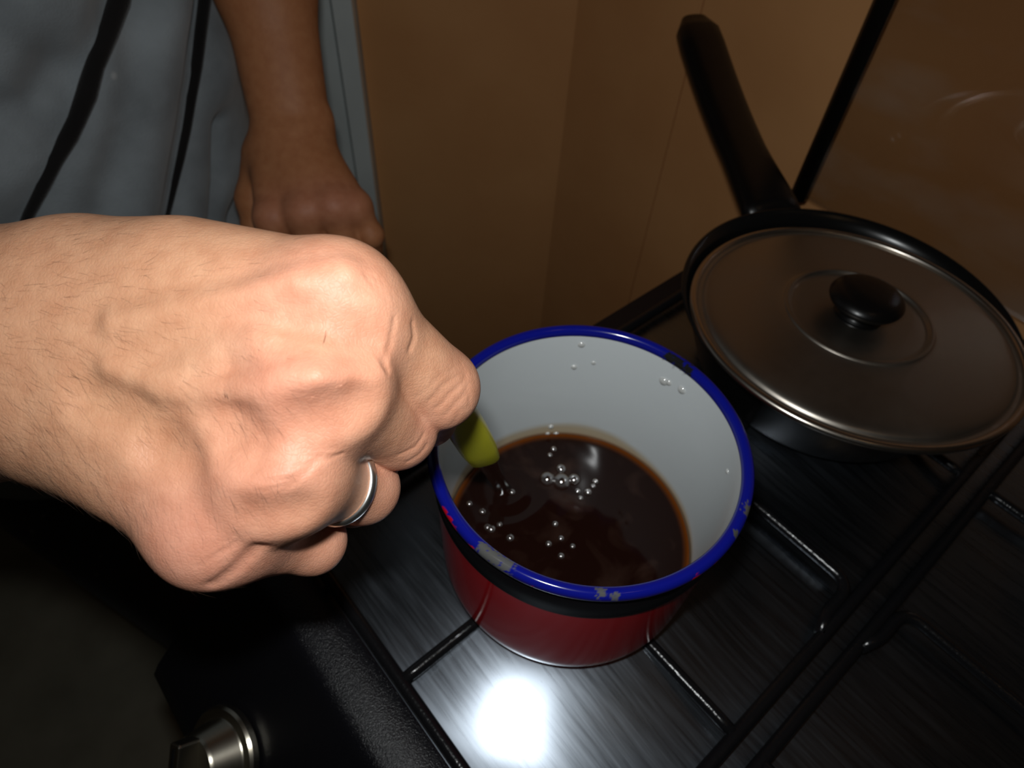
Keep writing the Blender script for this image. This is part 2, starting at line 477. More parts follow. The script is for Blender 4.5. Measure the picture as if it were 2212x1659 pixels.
# nearer partition on the left and its white casing
YP = 0.72
wl = tag(slab('wall_left', (-0.186, YP), (0.0545, YP), (0, .035), ZF, 1.5, M['wall']), 'brown painted partition between the white casing and the back wall', 'wall', kind='structure')
tr = empty('trim_1', (-0.23, YP-.012, ZF)); tag(tr, 'white painted door casing beside the brown partition', 'trim', kind='structure')
mb = MB(); mb.box((-0.1975, YP+.004, .325), (.0100, 0, 0), (0, .018, 0), (0, 0, 1.175)); mb.build('casing_edge', M['white_paint'], tr, smooth=False)
mb = MB(); mb.box((-0.2650, YP+.014, .325), (.0520, 0, 0), (0, .016, 0), (0, 0, 1.175)); mb.build('casing_board', M['white_paint'], tr, smooth=False)
fl_v = [(-2.2, -1.6, ZF), (1.8, -1.6, ZF), (1.8, 1.6, ZF), (-2.2, 1.6, ZF), (-2.2, -1.6, ZF-.05), (1.8, -1.6, ZF-.05), (1.8, 1.6, ZF-.05), (-2.2, 1.6, ZF-.05)]
tag(mesh('floor', fl_v, [(0, 1, 2, 3), (7, 6, 5, 4), (0, 4, 5, 1), (1, 5, 6, 2), (2, 6, 7, 3), (3, 7, 4, 0)], M['floor'], smooth=False), 'dull grey brown kitchen floor', 'floor', kind='structure')

# ================================================================== STOVE
stove = empty('gas_stove', (0, 0, ZF), -TH)
tag(stove, 'black gas stove with a brushed steel cooktop under the pots', 'stove')
BL, BR = -0.200, 0.345
POT = np.array([0.0329, 0.1555, 0.0])
a_pot, b_pot = POT@U, POT@V
PAN = np.array([0.193, 0.2965, 0.0]); a_pan, b_pan = PAN@U, PAN@V
BURN = [(a_pot, b_pot), (a_pan, b_pan), (a_pot, 0.158), (a_pan, 0.158)]

def boss(r):
    t = np.clip((r-.044)/(.105-.044), 0, 1); return .0075*(1-t*t*(3-2*t))
aa = np.linspace(0.026, 0.478, 150); bb = np.linspace(BL+.012, BR-.012, 174)
A_, B_ = np.meshgrid(aa, bb, indexing='ij'); Z_ = np.zeros_like(A_)
for (a0, b0) in BURN: Z_ = np.maximum(Z_, boss(np.hypot(A_-a0, B_-b0)))
Z_ -= .0012
vv = (A_[..., None]*U+B_[..., None]*V+Z_[..., None]*EZ).reshape(-1, 3)
ix = np.arange(A_.size).reshape(A_.shape)
ff = np.stack([ix[:-1, :-1], ix[:-1, 1:], ix[1:, 1:], ix[1:, :-1]], -1).reshape(-1, 4)[:, ::-1]
mesh('cooktop', vv, ff, M['steel'], stove)

def extrude(name, prof, b0, b1, mat, parent, sharp=40):
    """closed profile [(a,z)] pulled along the stove's width"""
    n = len(prof); v = [S(a, b0, z) for a, z in prof]+[S(a, b1, z) for a, z in prof]
    f = [(i, (i+1) % n, n+(i+1) % n, n+i) for i in range(n)]+[tuple(range(n))[::-1], tuple(range(n, 2*n))]
    o = mesh(name, v, f, mat, parent, sharp=sharp)
    bm = bmesh.new(); bm.from_mesh(o.data); bmesh.ops.recalc_face_normals(bm, faces=bm.faces); bm.to_mesh(o.data); bm.free()
    return o
front = [(.0285, -.004), (.0285, .0003), (.024, .0022), (.016, .0030), (.008, .0028), (.003, .0008), (-.001, -.003), (-.006, -.0085),
         (-.058, -.0615), (-.063, -.069), (-.064, -.078), (-.064, ZF+.03), (-.02, ZF+.03), (-.02, -.05)]
extrude('front_panel', front, BL, BR, M['stove_front'], stove)
back = [(.474, -.004), (.474, .001), (.477, .003), (.492, .003), (.495, .0), (.495, ZF+.03), (.47, ZF+.03)]
extrude('rear_edge', back, BL, BR, M['stove_front'], stove)
for sgn, b0, b1 in ((0, BL, BL+.016), (1, BR-.016, BR)):
    mb = MB(); c0 = S(.2485, (b0+b1)/2, (ZF+.03+.003)/2)
    mb.box(c0, U*.2255, V*(b1-b0)/2, EZ*(.003-ZF-.03)/2); o = mb.build('side_panel', M['stove_front'], stove, smooth=False)
mb = MB(); mb.box(S(.23, (BL+BR)/2, ZF+.015), U*.2, V*.24, EZ*.0149); mb.build('plinth', M['black_enamel'], stove, smooth=False)

for i, (a0, b0) in enumerate(BURN):
    v, f = lathe([(.0001, .0062), (.040, .0062), (.041, .0066), (.041, .0078), (.036, .0086), (.0001, .0086)][0:6], 48, S(a0, b0, 0))
    br = mesh('burner', v, f, M['alu'], stove, sharp=35)
    if i > 1:
        v, f = lathe([(.0001, .0088), (.028, .0088), (.030, .0095), (.030, .0125), (.027, .014), (.0001, .0146)], 40, S(a0, b0, 0))
        mesh('burner_cap', v, f, M['black_enamel'], br, sharp=35)

# raised glass lid at the back with a dark edge trim
mb = MB(); mb.box(S(.4855, (BL+BR)/2+.004, .235), U*.0025, V*((BR-BL)/2-.006), EZ*.215)
gl = mb.build('glass_lid', M['glass'], stove, smooth=False)
mb = MB(); mb.tube(arc_path([S(.4845, BL+.006, .016), S(.4845, BL+.006, .45), S(.4845, BR-.006, .45), S(.4845, BR-.006, .016)], .012), .0068, 10)
mb.build('lid_edge', M['dark_gap'], gl)
for b in (BL+.08, BR-.08):
    mb = MB(); mb.tube([S(.4845, b-.022, .0115), S(.4845, b+.022, .0115)], .0085, 12); mb.build('hinge', M['black_enamel'], stove)

# control knob on the sloped fascia
NK = (EZ-U)/math.sqrt(2); PK = S(-.0465, -.1310, -.0489)
v, f = lathe([(.0001, .0), (.0225, .0), (.0233, .0012), (.0233, .0042), (.0223, .0056), (.0185, .0058), (.0178, .0066), (.0150, .0185), (.0138, .0200), (.0001, .0200)], 56, PK, NK)
kn = mesh('knob', v, f, M['knob'], stove, sharp=30)
gdir = U*.55+EZ*.55-V*.62; gdir -= NK*(gdir@NK); gdir /= np.linalg.norm(gdir); gx = np.cross(NK, gdir)
mb = MB(); mb.box(PK+NK*.024, gdir*.0142, gx*.0036, NK*.0060); g = mb.build('grip', M['knob'], kn, smooth=False)
bv = g.modifiers.new('bevel', 'BEVEL'); bv.width = .0012; bv.segments = 3
mb = MB(); mb.box(PK+NK*.0302+gdir*.006, gdir*.006, gx*.0007, NK*.0003); mb.build('pointer', M['black_enamel'], kn, smooth=False)

# ------------------------------------------------------------------ pan supports (wire grates lifted off one by one)
WR = .0031; ZW = .0068
def pan_support(label, a0, a1, b0, b1, ax, burners):
    """one long wire grate over a front and a back burner, with a bent cross rod between them"""
    r = empty('pan_support', S((a0+a1)/2, (b0+b1)/2, 0), -TH); tag(r, label, 'grate', 'wire pan supports on the cooktop')
    mb = MB(); mb.tube(arc_path([S(a0, b0, ZW), S(a1, b0, ZW), S(a1, b1, ZW), S(a0, b1, ZW)], .016, 7, True), WR, 10, False); mb.build('frame', M['black_wire'], r)
    g = .0052
    mb = MB(); mb.tube(arc_path([S(ax-.034, b1-g+.004, ZW), S(ax-.022, b1-g, ZW), S(ax, b1-g, ZW), S(ax, b0+g, ZW), S(ax-.022, b0+g, ZW), S(ax-.034, b0+g-.004, ZW)], (0, .004, .013, .013, .004, 0), 6), WR, 10); mb.build('cross_rod', M['black_wire'], r)
    for (ac, bc) in burners:
        f_ = a0 if ac < ax else a1
        for (pa, pb, ia, ib) in ((f_, bc, -1 if ac < ax else 1, 0), (ax, bc, 1 if ac < ax else -1, 0), (ac, b0, 0, -1), (ac, b1, 0, 1)):
            mb = MB(); e = S(pa, pb, ZW); inn = S(ac+ia*.024, bc+ib*.024, ZW)
            d = (inn-e)/np.linalg.norm(inn-e)
            mb.tube([e-d*.0005, e+d*.008, e+d*.02, inn-d*.004, inn], [WR*.9, WR, WR, WR, WR*.75], 10); mb.build('prong', M['black_wire'], r)
    for (pa, pb) in ((a0, b0+.03), (a0, b1-.03), (a1, b0+.03), (a1, b1-.03)):
        mb = MB(); mb.tube([S(pa, pb, ZW-.002), S(pa, pb, -.0005)], .0030, 10); mb.build('foot', M['band'], r)
    return r
A0, A1, A3 = .0315, .2325, .452
pan_support('long black wire grate carrying the red pot and the frying pan', A0, A3, -.182, .0200, A1, [(a_pot, b_pot), (a_pan, b_pan)])
pan_support('empty long black wire grate along the right side of the cooktop', A0, A3, .0335, .272, A1+.010, [(a_pot, .158), (a_pan, .158)])

# ================================================================== ENAMEL POT
ZB, ZR = .0102, .108
pot = empty('saucepan', (POT[0], POT[1], ZB)); tag(pot, 'red enamel saucepan with chipped blue rim and white inside, holding coffee', 'pot')
outer = smooth_profile([(.0001, ZB), (.030, ZB), (.048, ZB), (.0545, ZB+.0012), (.0585, ZB+.0045), (.0603, ZB+.010), (.0610, ZB+.020), (.0616, ZB+.045), (.0622, ZB+.075), (.0625, ZR-.0035)], 5)
v, f = lathe(outer, 160, (POT[0], POT[1], 0)); mesh('body', v, f, M['red'], pot)
inner = smooth_profile([(.0001, ZB+.0014), (.030, ZB+.0014), (.047, ZB+.0016), (.0530, ZB+.0028), (.0568, ZB+.0062), (.0588, ZB+.0115), (.0596, ZB+.021), (.0602, ZB+.045), (.0608, ZB+.075), (.0611, ZR-.0035), (.0613, ZR-.001)], 9)
v, f = lathe(inner, 420, (POT[0], POT[1], 0)); f = f[:, ::-1]
chips = [(1446, 779, .0024), (1463, 791, .0020), (1484, 805, .0026), (1436, 773, .0012), (1497, 812, .0014)]
def fbm(P, s, o=3): return np.array([mnoise.fractal(Vector(p*s), .6, 2.0, o) for p in P])
def col_inner(P):
    c = np.tile(np.array([.72, .76, .77]), (len(P), 1))
    z = P[:, 2]; zc = .0275
    th = np.arctan2(P[:, 1]-POT[1], P[:, 0]-POT[0])
    # stain above the liquid line on the far side
    top = zc+.006+.0045*np.clip(np.cos(th-2.0), -.3, 1)+.0012*np.sin(th*5+1)
    st = np.clip((top-z)/.004, 0, 1)*.75
    c = c*(1-st[:, None])+np.array([.50, .36, .17])*st[:, None]
    ring = np.exp(-((z-zc-.0004)/.0011)**2)*.8
    c = c*(1-ring[:, None])+np.array([.24, .075, .012])*ring[:, None]
    for (x, y, r) in chips+[(1151, 961, .0011)]:
        q = onz(x, y-5, .1022) if y < 900 else None
        if q is None:
            rr = ray(x, y); best = None
            for t in np.linspace(.25, .5, 400):
                w = CAM+rr*t
                if np.hypot(w[0]-POT[0], w[1]-POT[1]) > .0597 and w[2] < .06: best = w; break
            if best is None: continue
            q = best
        d = np.linalg.norm(P-q, axis=1); near = np.where(d < r*2.2)[0]
        if len(near):
            k = d[near]/r+.75*fbm(P[near], 900)
            mk = np.clip((1.0-k)*6, 0, 1)[:, None]
            c[near] = c[near]*(1-mk)+np.array([.012, .012, .012])*mk
    return c
mesh('lining', v, f, M['enamel'], pot, cols=col_inner(v))
# rolled blue rim
RB = .0027; rim_prof = [(.0624+RB*math.cos(t)*.92, ZR-.0032+RB*math.sin(t)) for t in np.linspace(-2.2, 3.35, 26)]
rim_prof += [(.0606, ZR-.0050)]
v, f = lathe(rim_prof, 560, (POT[0], POT[1], 0)); f = f[:, ::-1] if False else f
def col_rim(P):
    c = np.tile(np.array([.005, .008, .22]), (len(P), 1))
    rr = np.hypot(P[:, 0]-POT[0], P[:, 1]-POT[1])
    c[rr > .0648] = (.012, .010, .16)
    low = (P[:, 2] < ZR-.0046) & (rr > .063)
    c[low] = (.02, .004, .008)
    worn = [(1065, 1203, .0040, (.10, .10, .095)), (1045, 1190, .003, (.10, .10, .095)), (1092, 1218, .003, (.1, .1, .1)), (1298, 1280, .0018, (.10, .10, .10)), (1618, 1103, .0026, (.09, .085, .075)), (1588, 1150, .0012, (.08, .08, .07)),
            (1447, 770, .0026, (.012,)*3), (1463, 783, .0030, (.012,)*3), (1484, 797, .0026, (.012,)*3), (1330, 1286, .0015, (.1, .1, .1))]
    for (x, y, r, k) in worn:
        q = onz(x, y, ZR-.001); d = np.linalg.norm((P-q)*np.array([1, 1, .6]), axis=1); near = np.where(d < r*2.4)[0]
        if len(near):
            mk = np.clip((1.05-d[near]/r-.8*fbm(P[near], 700))*5, 0, 1)[:, None]
            c[near] = c[near]*(1-mk)+np.array(k)*mk
    # red flecks on the outer edge
    for (x, y, r) in [(975, 1122, .0032), (965, 1110, .0028), (985, 1136, .0026), (1020, 1178, .0018), (1110, 1236, .002), (1150, 1256, .002), (1178, 1267, .0016), (1345, 1290, .0015), (1500, 1248, .0022), (1545, 1222, .0016), (1142, 703, .003), (1128, 706, .0025)]:
        q = onz(x, y, ZR-.004); d = np.linalg.norm(P-q, axis=1); near = np.where((d < r*2) & (rr > .0642))[0]
        if len(near):
            mk = np.clip((1.0-d[near]/r-.4*fbm(P[near], 600))*6, 0, 1)[:, None]
            c[near] = c[near]*(1-mk)+np.array([.5, .004, .02])*mk
    return c
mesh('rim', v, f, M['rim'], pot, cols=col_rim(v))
bp_ = [(.0001+.0622, ZR-.0245), (.0629, ZR-.0238), (.0633, ZR-.0052), (.0625, ZR-.0045)]
v, f = lathe(bp_, 160, (POT[0], POT[1], 0)); mesh('rim_band', v, f, M['band'], pot)
# small red lug just behind the far rim
q = onz(1142, 700, ZR-.004); dirp = (q-POT)*np.array([1, 1, 0]); dirp /= np.linalg.norm(dirp); tg = np.cross(EZ, dirp)
base = POT+dirp*.0622+EZ*(ZR-.010)
mb = MB(); mb.tube(arc_path([base+tg*.007-EZ*.004, base+tg*.007+dirp*.0052, base-tg*.007+dirp*.0052, base-tg*.007-EZ*.004], .004), .0018, 8); mb.build('lug', M['red'], pot)

# beads of liquid clinging to the lining catch the flash
def on_lining(x, y):
    rr_ = ray(x, y)
    for t in np.linspace(.25, .5, 900):
        w_ = CAM+rr_*t
        if w_[2] < ZR-.004 and np.hypot(w_[0]-POT[0], w_[1]-POT[1]) > np.interp(w_[2], [.03, .06, .10], [.0594, .0602, .0610]): return w_
M['bead'] = basic('bead_of_liquid', (.62, .63, .61), .12, spec=1.0); M['bead'].node_tree.nodes['Principled BSDF'].inputs['IOR'].default_value = 2.0
for x, y, r in [(1256, 744, .0019), (1240, 793, .0016), (1282, 784, .0013), (1434, 823, .0024), (1444, 826, .0018), (1473, 842, .0022), (1190, 922, .0016), (1183, 937, .0014), (1201, 937, .0017), (1571, 1018, .0012)]:
    q = on_lining(x, y)
    if q is None: continue
    n_ = -(q-POT)*np.array([1, 1, 0]); n_ /= np.linalg.norm(n_)
    v, f = lathe([(r*math.cos(t), r*.75*math.sin(t)-.0002) for t in np.linspace(0, math.pi/2, 7)], 16, q, n_); mesh('droplet', v, f, M['bead'], pot)

# ================================================================== COFFEE
ZC = .0272; RC = .0588
SP_IN = onz(1086, 1056, ZC)
nr, na = 90, 220
rr = RC*np.linspace(0, 1, nr)**.9; an = np.arange(na)*2*math.pi/na
R_, T_ = np.meshgrid(rr, an, indexing='ij')
X_ = POT[0]+R_*np.cos(T_); Y_ = POT[1]+R_*np.sin(T_)
ds = np.hypot(X_-SP_IN[0], Y_-SP_IN[1])
Zc = ZC+.00045*np.sin(ds*520+T_*1.0)*np.exp(-ds/.022)+.00006*np.sin(X_*210+Y_*140)*np.cos(Y_*160-X_*90)+.0011*np.exp(-(RC-R_)/.0011)+.0016*np.exp(-(np.maximum(ds-.0025, 0))/.0014)
vv = np.stack([X_, Y_, Zc], -1).reshape(-1, 3)
ix = np.arange(nr*na).reshape(nr, na)
ff = np.stack([ix[:-1], np.roll(ix[:-1], -1, 1), np.roll(ix[1:], -1, 1), ix[1:]], -1).reshape(-1, 4)
# underside follows the pot floor
nb = len(vv); low = np.stack([POT[0]+.046*np.cos(an), POT[1]+.046*np.sin(an), np.full(na, ZB+.0026)], -1)
vv = np.concatenate([vv, low, [[POT[0], POT[1], ZB+.0026]]])
lo = nb+np.arange(na)
f2 = np.stack([ix[-1], np.roll(ix[-1], -1), np.roll(lo, -1), lo], -1)
f3 = np.stack([lo, np.roll(lo, -1), np.full(na, nb+na), np.full(na, nb+na)], -1)
edge = np.clip((np.hypot(vv[:, 0]-POT[0], vv[:, 1]-POT[1])-(RC-.0034))/.0034, 0, 1)[:, None]**1.3
cols = np.array([.013, .0042, .0027])*(1-edge)+np.array([.18, .046, .006])*edge
cf = mesh('coffee', vv, np.concatenate([ff, f2]), M['coffee'], cols=cols)
tag(cf, 'dark brown coffee swirling inside the enamel saucepan', 'coffee')
bub = [(1213, 1038, .0036), (1240, 1034, .0026), (1182, 1033, .0032), (1212, 1011, .0022), (1286, 1038, .0014), (1281, 1048, .0012), (1196, 968, .0014), (1188, 981, .0012), (1248, 1059, .0013), (1270, 1061, .0017), (1254, 1074, .0012),
       (1014, 1086, .0013), (1042, 1103, .0015), (1053, 1137, .0015), (1061, 1141, .0017), (1079, 1131, .0012), (1102, 1160, .0016), (1199, 1130, .0013), (1212, 1161, .0012), (1185, 1173, .0013), (1212, 1199, .0013), (1237, 1178, .0011), (1106, 1061, .0014)]
M['bubble'].node_tree.nodes['Principled BSDF'].inputs['IOR'].default_value = 2.6
for x, y, r in bub:
    r *= 1.35
    q = onz(x, y+2, ZC)
    if np.hypot(q[0]-POT[0], q[1]-POT[1]) > RC-.003: continue
    pr = [(r*math.cos(t), r*math.sin(t)*.9-.0002) for t in np.linspace(0, math.pi/2, 7)]
    v, f = lathe(pr, 18, q); mesh('bubble', v, f, M['bubble'], cf)

# ================================================================== FRYING PAN and LID
pan = empty('frying_pan', (PAN[0], PAN[1], ZB)); tag(pan, 'black frying pan with a long black handle on the back burner', 'pan')
pp = smooth_profile([(.0001, ZB), (.060, ZB), (.072, ZB+.0008), (.0765, ZB+.004), (.080, ZB+.012), (.0895, ZB+.036), (.0935, ZB+.045), (.0965, ZB+.0480), (.0975, ZB+.0497), (.0962, ZB+.0507), (.0935, ZB+.0492),
                     (.0900, ZB+.045), (.0865, ZB+.036), (.077, ZB+.012), (.073, ZB+.0045), (.060, ZB+.003), (.0001, ZB+.003)], 4)
v, f = lathe(pp, 120, (PAN[0], PAN[1], 0)); mesh('body', v, f, M['pan'], pan)
def sweep(pts, wid, hei, upv, n=20, pw=2.6):
    pts = [np.asarray(p, float) for p in pts]; m = len(pts); vv = []
    for i in range(m):
        t = pts[min(i+1, m-1)]-pts[max(i-1, 0)]; t /= np.linalg.norm(t)
        x = np.cross(t, upv); x /= np.linalg.norm(x); y = np.cross(x, t)
        for k in range(n):
            a = 2*math.pi*k/n; c, s_ = math.cos(a), math.sin(a)
            cx = math.copysign(abs(c)**(2/pw), c); sy = math.copysign(abs(s_)**(2/pw), s_)
            vv.append(pts[i]+x*wid[i]*.5*cx+y*hei[i]*.5*sy)
    ff = [(i*n+k, i*n+(k+1) % n, (i+1)*n+(k+1) % n, (i+1)*n+k) for i in range(m-1) for k in range(n)]
    ff += [tuple(range(n))[::-1], tuple((m-1)*n+k for k in range(n))]
    return vv, ff
h0 = onz(1655, 432, .052); dy = ray(1498, 40); h1 = CAM+dy*((h0[1]+.162)/dy[1])
hd = (h1-h0)
ts = np.linspace(-.10, 1.0, 16)
hp = [h0+hd*t+EZ*(-.010*math.sin(math.pi*min(max(t, 0), 1))*.6) for t in ts]
wid = [np.interp(t, [-.1, .05, .25, .6, .9, .97, 1.0], [.044, .041, .036, .0365, .0370, .033, .020]) for t in ts]
hei = [np.interp(t, [-.1, .05, .25, .6, .9, .97, 1.0], [.017, .018, .018, .0195, .019, .016, .009]) for t in ts]
v, f = sweep(hp, wid, hei, EZ); mesh('handle', v, f, M['bakelite'], pan)

LC = np.array([.1908, .2822, ZB+.0512]); tilt = np.array([.0, .055, 1.0])
lid = empty('cookware_cover', LC); tag(lid, 'dull aluminium lid with a black knob lying on the frying pan', 'lid')
lp = smooth_profile([(.0001, .0075), (.030, .0075), (.0365, .0072), (.0385, .0090), (.0405, .0088), (.0425, .0076), (.060, .0060), (.078, .0042), (.0835, .0030), (.0858, .0012), (.0885, .0014), (.0905, .0022)], 5)
v, f = lathe(lp, 140, LC, tilt); mesh('disc', v, f[:, ::-1], M['alu'], lid)
v, f = lathe([(.0903+.0024*math.cos(t), .0014+.0022*math.sin(t)) for t in np.linspace(0, 2*math.pi, 14, endpoint=False)], 140, LC, tilt, close=True); mesh('bead', v, f[:, ::-1], M['alu_rim'], lid)
kp = smooth_profile([(.0001, .0076), (.0125, .0076), (.0118, .0088), (.0104, .0105), (.0112, .0128), (.0165, .0148), (.0196, .0178), (.0196, .0205), (.0160, .0236), (.0085, .0252), (.0001, .0256)], 5)
v, f = lathe(kp, 56, LC, tilt); mesh('knob', v, f, M['bakelite'], lid)

# ================================================================== TEASPOON
G = at(985, 887, .206)
sp_dir = (G-SP_IN); sl = np.linalg.norm(sp_dir); sp_dir /= sl
spoon = empty('teaspoon', SP_IN); tag(spoon, 'teaspoon with a yellow plastic handle held in the coffee', 'spoon')
side = np.cross(sp_dir, FW); side /= np.linalg.norm(side); sp_n = np.cross(side, sp_dir)
j0 = .073                                     # handle begins this far above the coffee
ht = [0, .003, .02, .045, .07, .085]
hw = [.0112, .0126, .0138, .0135, .0120, .008]; hh = [.0060, .0072, .0080, .007, .006, .004]
v, f = sweep([SP_IN+sp_dir*(j0+t) for t in ht], hw, hh, sp_n, 20, 3.0); mesh('handle', v, f, M['yellow'], spoon)
st = [j0+.004, j0-.002, j0-.012, j0-.030, .006, -.006]
v, f = sweep([SP_IN+sp_dir*t for t in st], [.0108, .0104, .0090, .0075, .0080, .010], [.0046, .0044, .0030, .0024, .0020, .0016], sp_n, 16, 2.2); mesh('stem', v, f, M['chrome'], spoon)
# bowl: shallow spoon shell lying in the coffee, bending away from the stem
bd = np.array([.95, -.20, 0.02]); bd /= np.linalg.norm(bd); bs = np.cross(EZ, bd); bs /= np.linalg.norm(bs); bn = np.cross(bd, bs)
b0 = SP_IN-sp_dir*.004
nu, nv = 22, 13; bv_ = []
for i in range(nu):
    t = i/(nu-1); L = .030*t
    hw_ = .0098*math.sqrt(max(1-((t-.52)/.52)**2, 0))**.9+.0012
    for j in range(nv):
        s_ = -1+2*j/(nv-1)
        bv_.append(b0+bd*L+bs*hw_*s_-bn*(.0050*(1-s_*s_)*(1-((t-.5)/.55)**2)-.0004))
ff = [(i*nv+j, i*nv+j+1, (i+1)*nv+j+1, (i+1)*nv+j) for i in range(nu-1) for j in range(nv-1)]
o = mesh('bowl', bv_, ff, M['chrome'], spoon); md = o.modifiers.new('thick', 'SOLIDIFY'); md.thickness = .0008; md.offset = 0

# ================================================================== PERSON
person = empty('person', (-0.46, 0.47, ZF))
tag(person, 'person in a loose grey shirt stirring the coffee with one hand', 'person')

def nrm(v): return v/np.linalg.norm(v)
# ---- right hand: joints as (pixel x, pixel y, depth in metres)
FIN = {
 'index':  dict(mc=(200, 612, .1720), mcp=(731, 672, .1545), pip=(946, 838, .1800), dip=(926, 904, .2040), tip=(872, 902, .2150), r=(.0114, .0112, .0093, .0080, .0068)),
 'middle': dict(mc=(180, 725, .1680), mcp=(704, 828, .1500), pip=(858, 928, .1800), dip=(834, 962, .2050), tip=(770, 945, .2130), r=(.0116, .0104, .0090, .0080, .0068)),
 'ring':   dict(mc=(180, 830, .1685), mcp=(616, 1020, .1530), pip=(784, 1054, .1830), dip=(762, 1082, .2060), tip=(700, 1055, .2130), r=(.0106, .0095, .0084, .0074, .0062)),
 'little': dict(mc=(190, 915, .1705), mcp=(456, 1144, .1590), pip=(674, 1168, .1800), dip=(650, 1186, .2010), tip=(600, 1165, .2080), r=(.0106, .0088, .0074, .0066, .0056)),
}
for k in FIN.values():
    for j in ('mc', 'mcp', 'pip', 'dip', 'tip'): k[j] = at(*k[j])
BK = -FW                                           # dorsal side faces the camera
thumb = [at(330, 640, .188), at(600, 640, .196), at(800, 800, .209), at(905, 880, .214)]
arm_top = [at(-420, 672, .184), at(-150, 698, .180), at(40, 700, .176), at(230, 702, .177)]
arm_bot = [at(-420, 880, .190), at(-150, 855, .184), at(40, 836, .180), at(250, 885, .178)]
# ridges (tendons, veins) and furrows on the back of the hand: lists of pixel points at skin level
RIDGE = [([(345, 842), (420, 790), (500, 748), (600, 728), (690, 742)], .148, .0019),
         ([(250, 700), (450, 660), (640, 610), (740, 590)], .1475, .0016),
         ([(240, 800), (420, 845), (560, 838), (680, 815)], .1465, .0016)]
FURROW = [([(548, 1128), (605, 1126), (655, 1118)], .0036, .95),
          ([(190, 862), (260, 900), (340, 935)], .0034, .95),
          ([(340, 975), (385, 992)], .0032, .80), ([(500, 950), (540, 968)], .0032, .80),
          ([(672, 928), (730, 912), (785, 888)], .0050, .40),
          ([(620, 705), (710, 715), (795, 740)], .0040, .85)]

DORS = [(at(330, 930, .1665), at(545, 1075, .1600), .0125, .0108), (at(420, 612, .1660), at(690, 652, .1585), .0130, .0112), (at(300, 660, .1700), at(630, 722, .1605), .0145, .0118), (at(300, 800, .1685), at(600, 925, .1605), .0130, .0110), (at(300, 895, .1735), at(490, 1085, .1650), .0125, .0105)]
def hand_core(p):
    """forearm, metacarpals and fingers without skin detail"""
    d = None
    for ch, r in ((arm_top, (.0240, .0225, .0205, .0160)), (arm_bot, (.0240, .0222, .0200, .0165))):
        for i in range(3):
            c = cone(p, ch[i], ch[i+1], r[i], r[i+1]); d = c if d is None else smin(d, c, .016)
    for n, fgr in FIN.items():
        c = cone(p, fgr['mc'], fgr['mcp'], .0165 if n != 'little' else .0150, fgr['r'][0]*.97)
        d = smin(d, c, .016)
    for q0, q1, r0, r1 in DORS: d = smin(d, cone(p, q0, q1, r0, r1), .014)
    # muscle webbing between the metacarpals, palm side
    d = smin(d, cone(p, at(250, 760, .184), at(640, 800, .176), .018, .013), .014)
    d = smin(d, cone(p, at(300, 930, .184), at(520, 1050, .178), .016, .012), .014)
    for i in range(3):
        rr = (.0165, .0125, .0105, .0085)
        d = smin(d, cone(p, thumb[i], thumb[i+1], rr[i], rr[i+1]), .009)
    fl_ = None
    for n, fgr in FIN.items():
        r = fgr['r']
        c = cone(p, fgr['mcp']+BK*.0004, fgr['pip'], r[1]*1.16, r[1]*.97)
        c = smin(c, ball(p, fgr['pip']+BK*.0004, r[2]*1.05), .004)
        c = smin(c, cone(p, fgr['pip'], fgr['dip'], r[2], r[3]), .003)
        c = smin(c, cone(p, fgr['dip'], fgr['tip'], r[3], r[4]), .003)
        fl_ = c if fl_ is None else smin(fl_, c, .0014)
    d = smin(d, fl_, .0090)
    # knuckle heads
    for n, (ox, k) in {'index': (.0004, .012), 'middle': (.0034, .009), 'ring': (.0008, .011), 'little': (.0006, .010)}.items():
        fgr = FIN[n]; d = smin(d, ball(p, fgr['mcp']+BK*ox, fgr['r'][0]*.93), k)
    return d

def chain(p, pts, r):
    d = None
    for i in range(len(pts)-1):
        c = cone(p, pts[i], pts[i+1], r, r); d = c if d is None else np.minimum(d, c)
    return d

def skin_hit(x, y, d0=.12, d1=.20):
    ds_ = np.linspace(d0, d1, 240)
    v = hand_core(np.array([at(x, y, t) for t in ds_], np.float32)); k = np.argmax(v < 0)
    return at(x, y, ds_[k]) if v[k] < 0 else at(x, y, .17)
RID = [([skin_hit(*q)-BK*(r*.95) for q in pts], r) for pts, dpt, r in RIDGE]
FUR = [([skin_hit(*q)+BK*(r*k) for q in pts], r, k) for pts, r, k in FURROW]
# creases: (pixel polyline, depth of cut)
CREASE = []
def crease(pts, amp, wid):
    q = [skin_hit(x+random.uniform(-4, 4), y+random.uniform(-4, 4)) for x, y in pts]
    if max(np.linalg.norm(q[i]-q[i+1]) for i in range(len(q)-1)) < .016: CREASE.append((q, amp, wid))
for k, (dx, dy) in enumerate(((0, 0), (15, 17), (-19, -15), (24, 36), (-38, -24))):           # index PIP
    crease([(1008+dx*.3, 815+dy), (990+dx, 838+dy), (970+dx, 852+dy), (948+dx*1.2, 880+dy)], .00020-.00003*k, .0009)
for k, (dx, dy) in enumerate(((0, 0), (10, 20))):                                             # middle PIP
    crease([(916+dx*.4, 940+dy), (895+dx, 962+dy), (866+dx, 980+dy)], .00022, .0008)
crease([(852, 690), (846, 745), (836, 785)], .00030, .0010)
crease([(890, 700), (892, 730), (884, 752)], .00040, .0011)
crease([(462, 1262), (505, 1226), (560, 1182)], .0009, .0020)
crease([(822, 752), (828, 770), (836, 800)], .0007, .0010)
for k in range(5):                                                                             # ring knuckle
    crease([(552+k*9, 1085-k*22), (610+k*10, 1070-k*20), (672+k*8, 1020-k*18)], .00014, .0007)
for k in range(5):                                                                             # little knuckle
    crease([(430+k*20, 1222-k*16), (480+k*16, 1198-k*14), (520+k*14, 1168-k*14)], .00009, .0006)
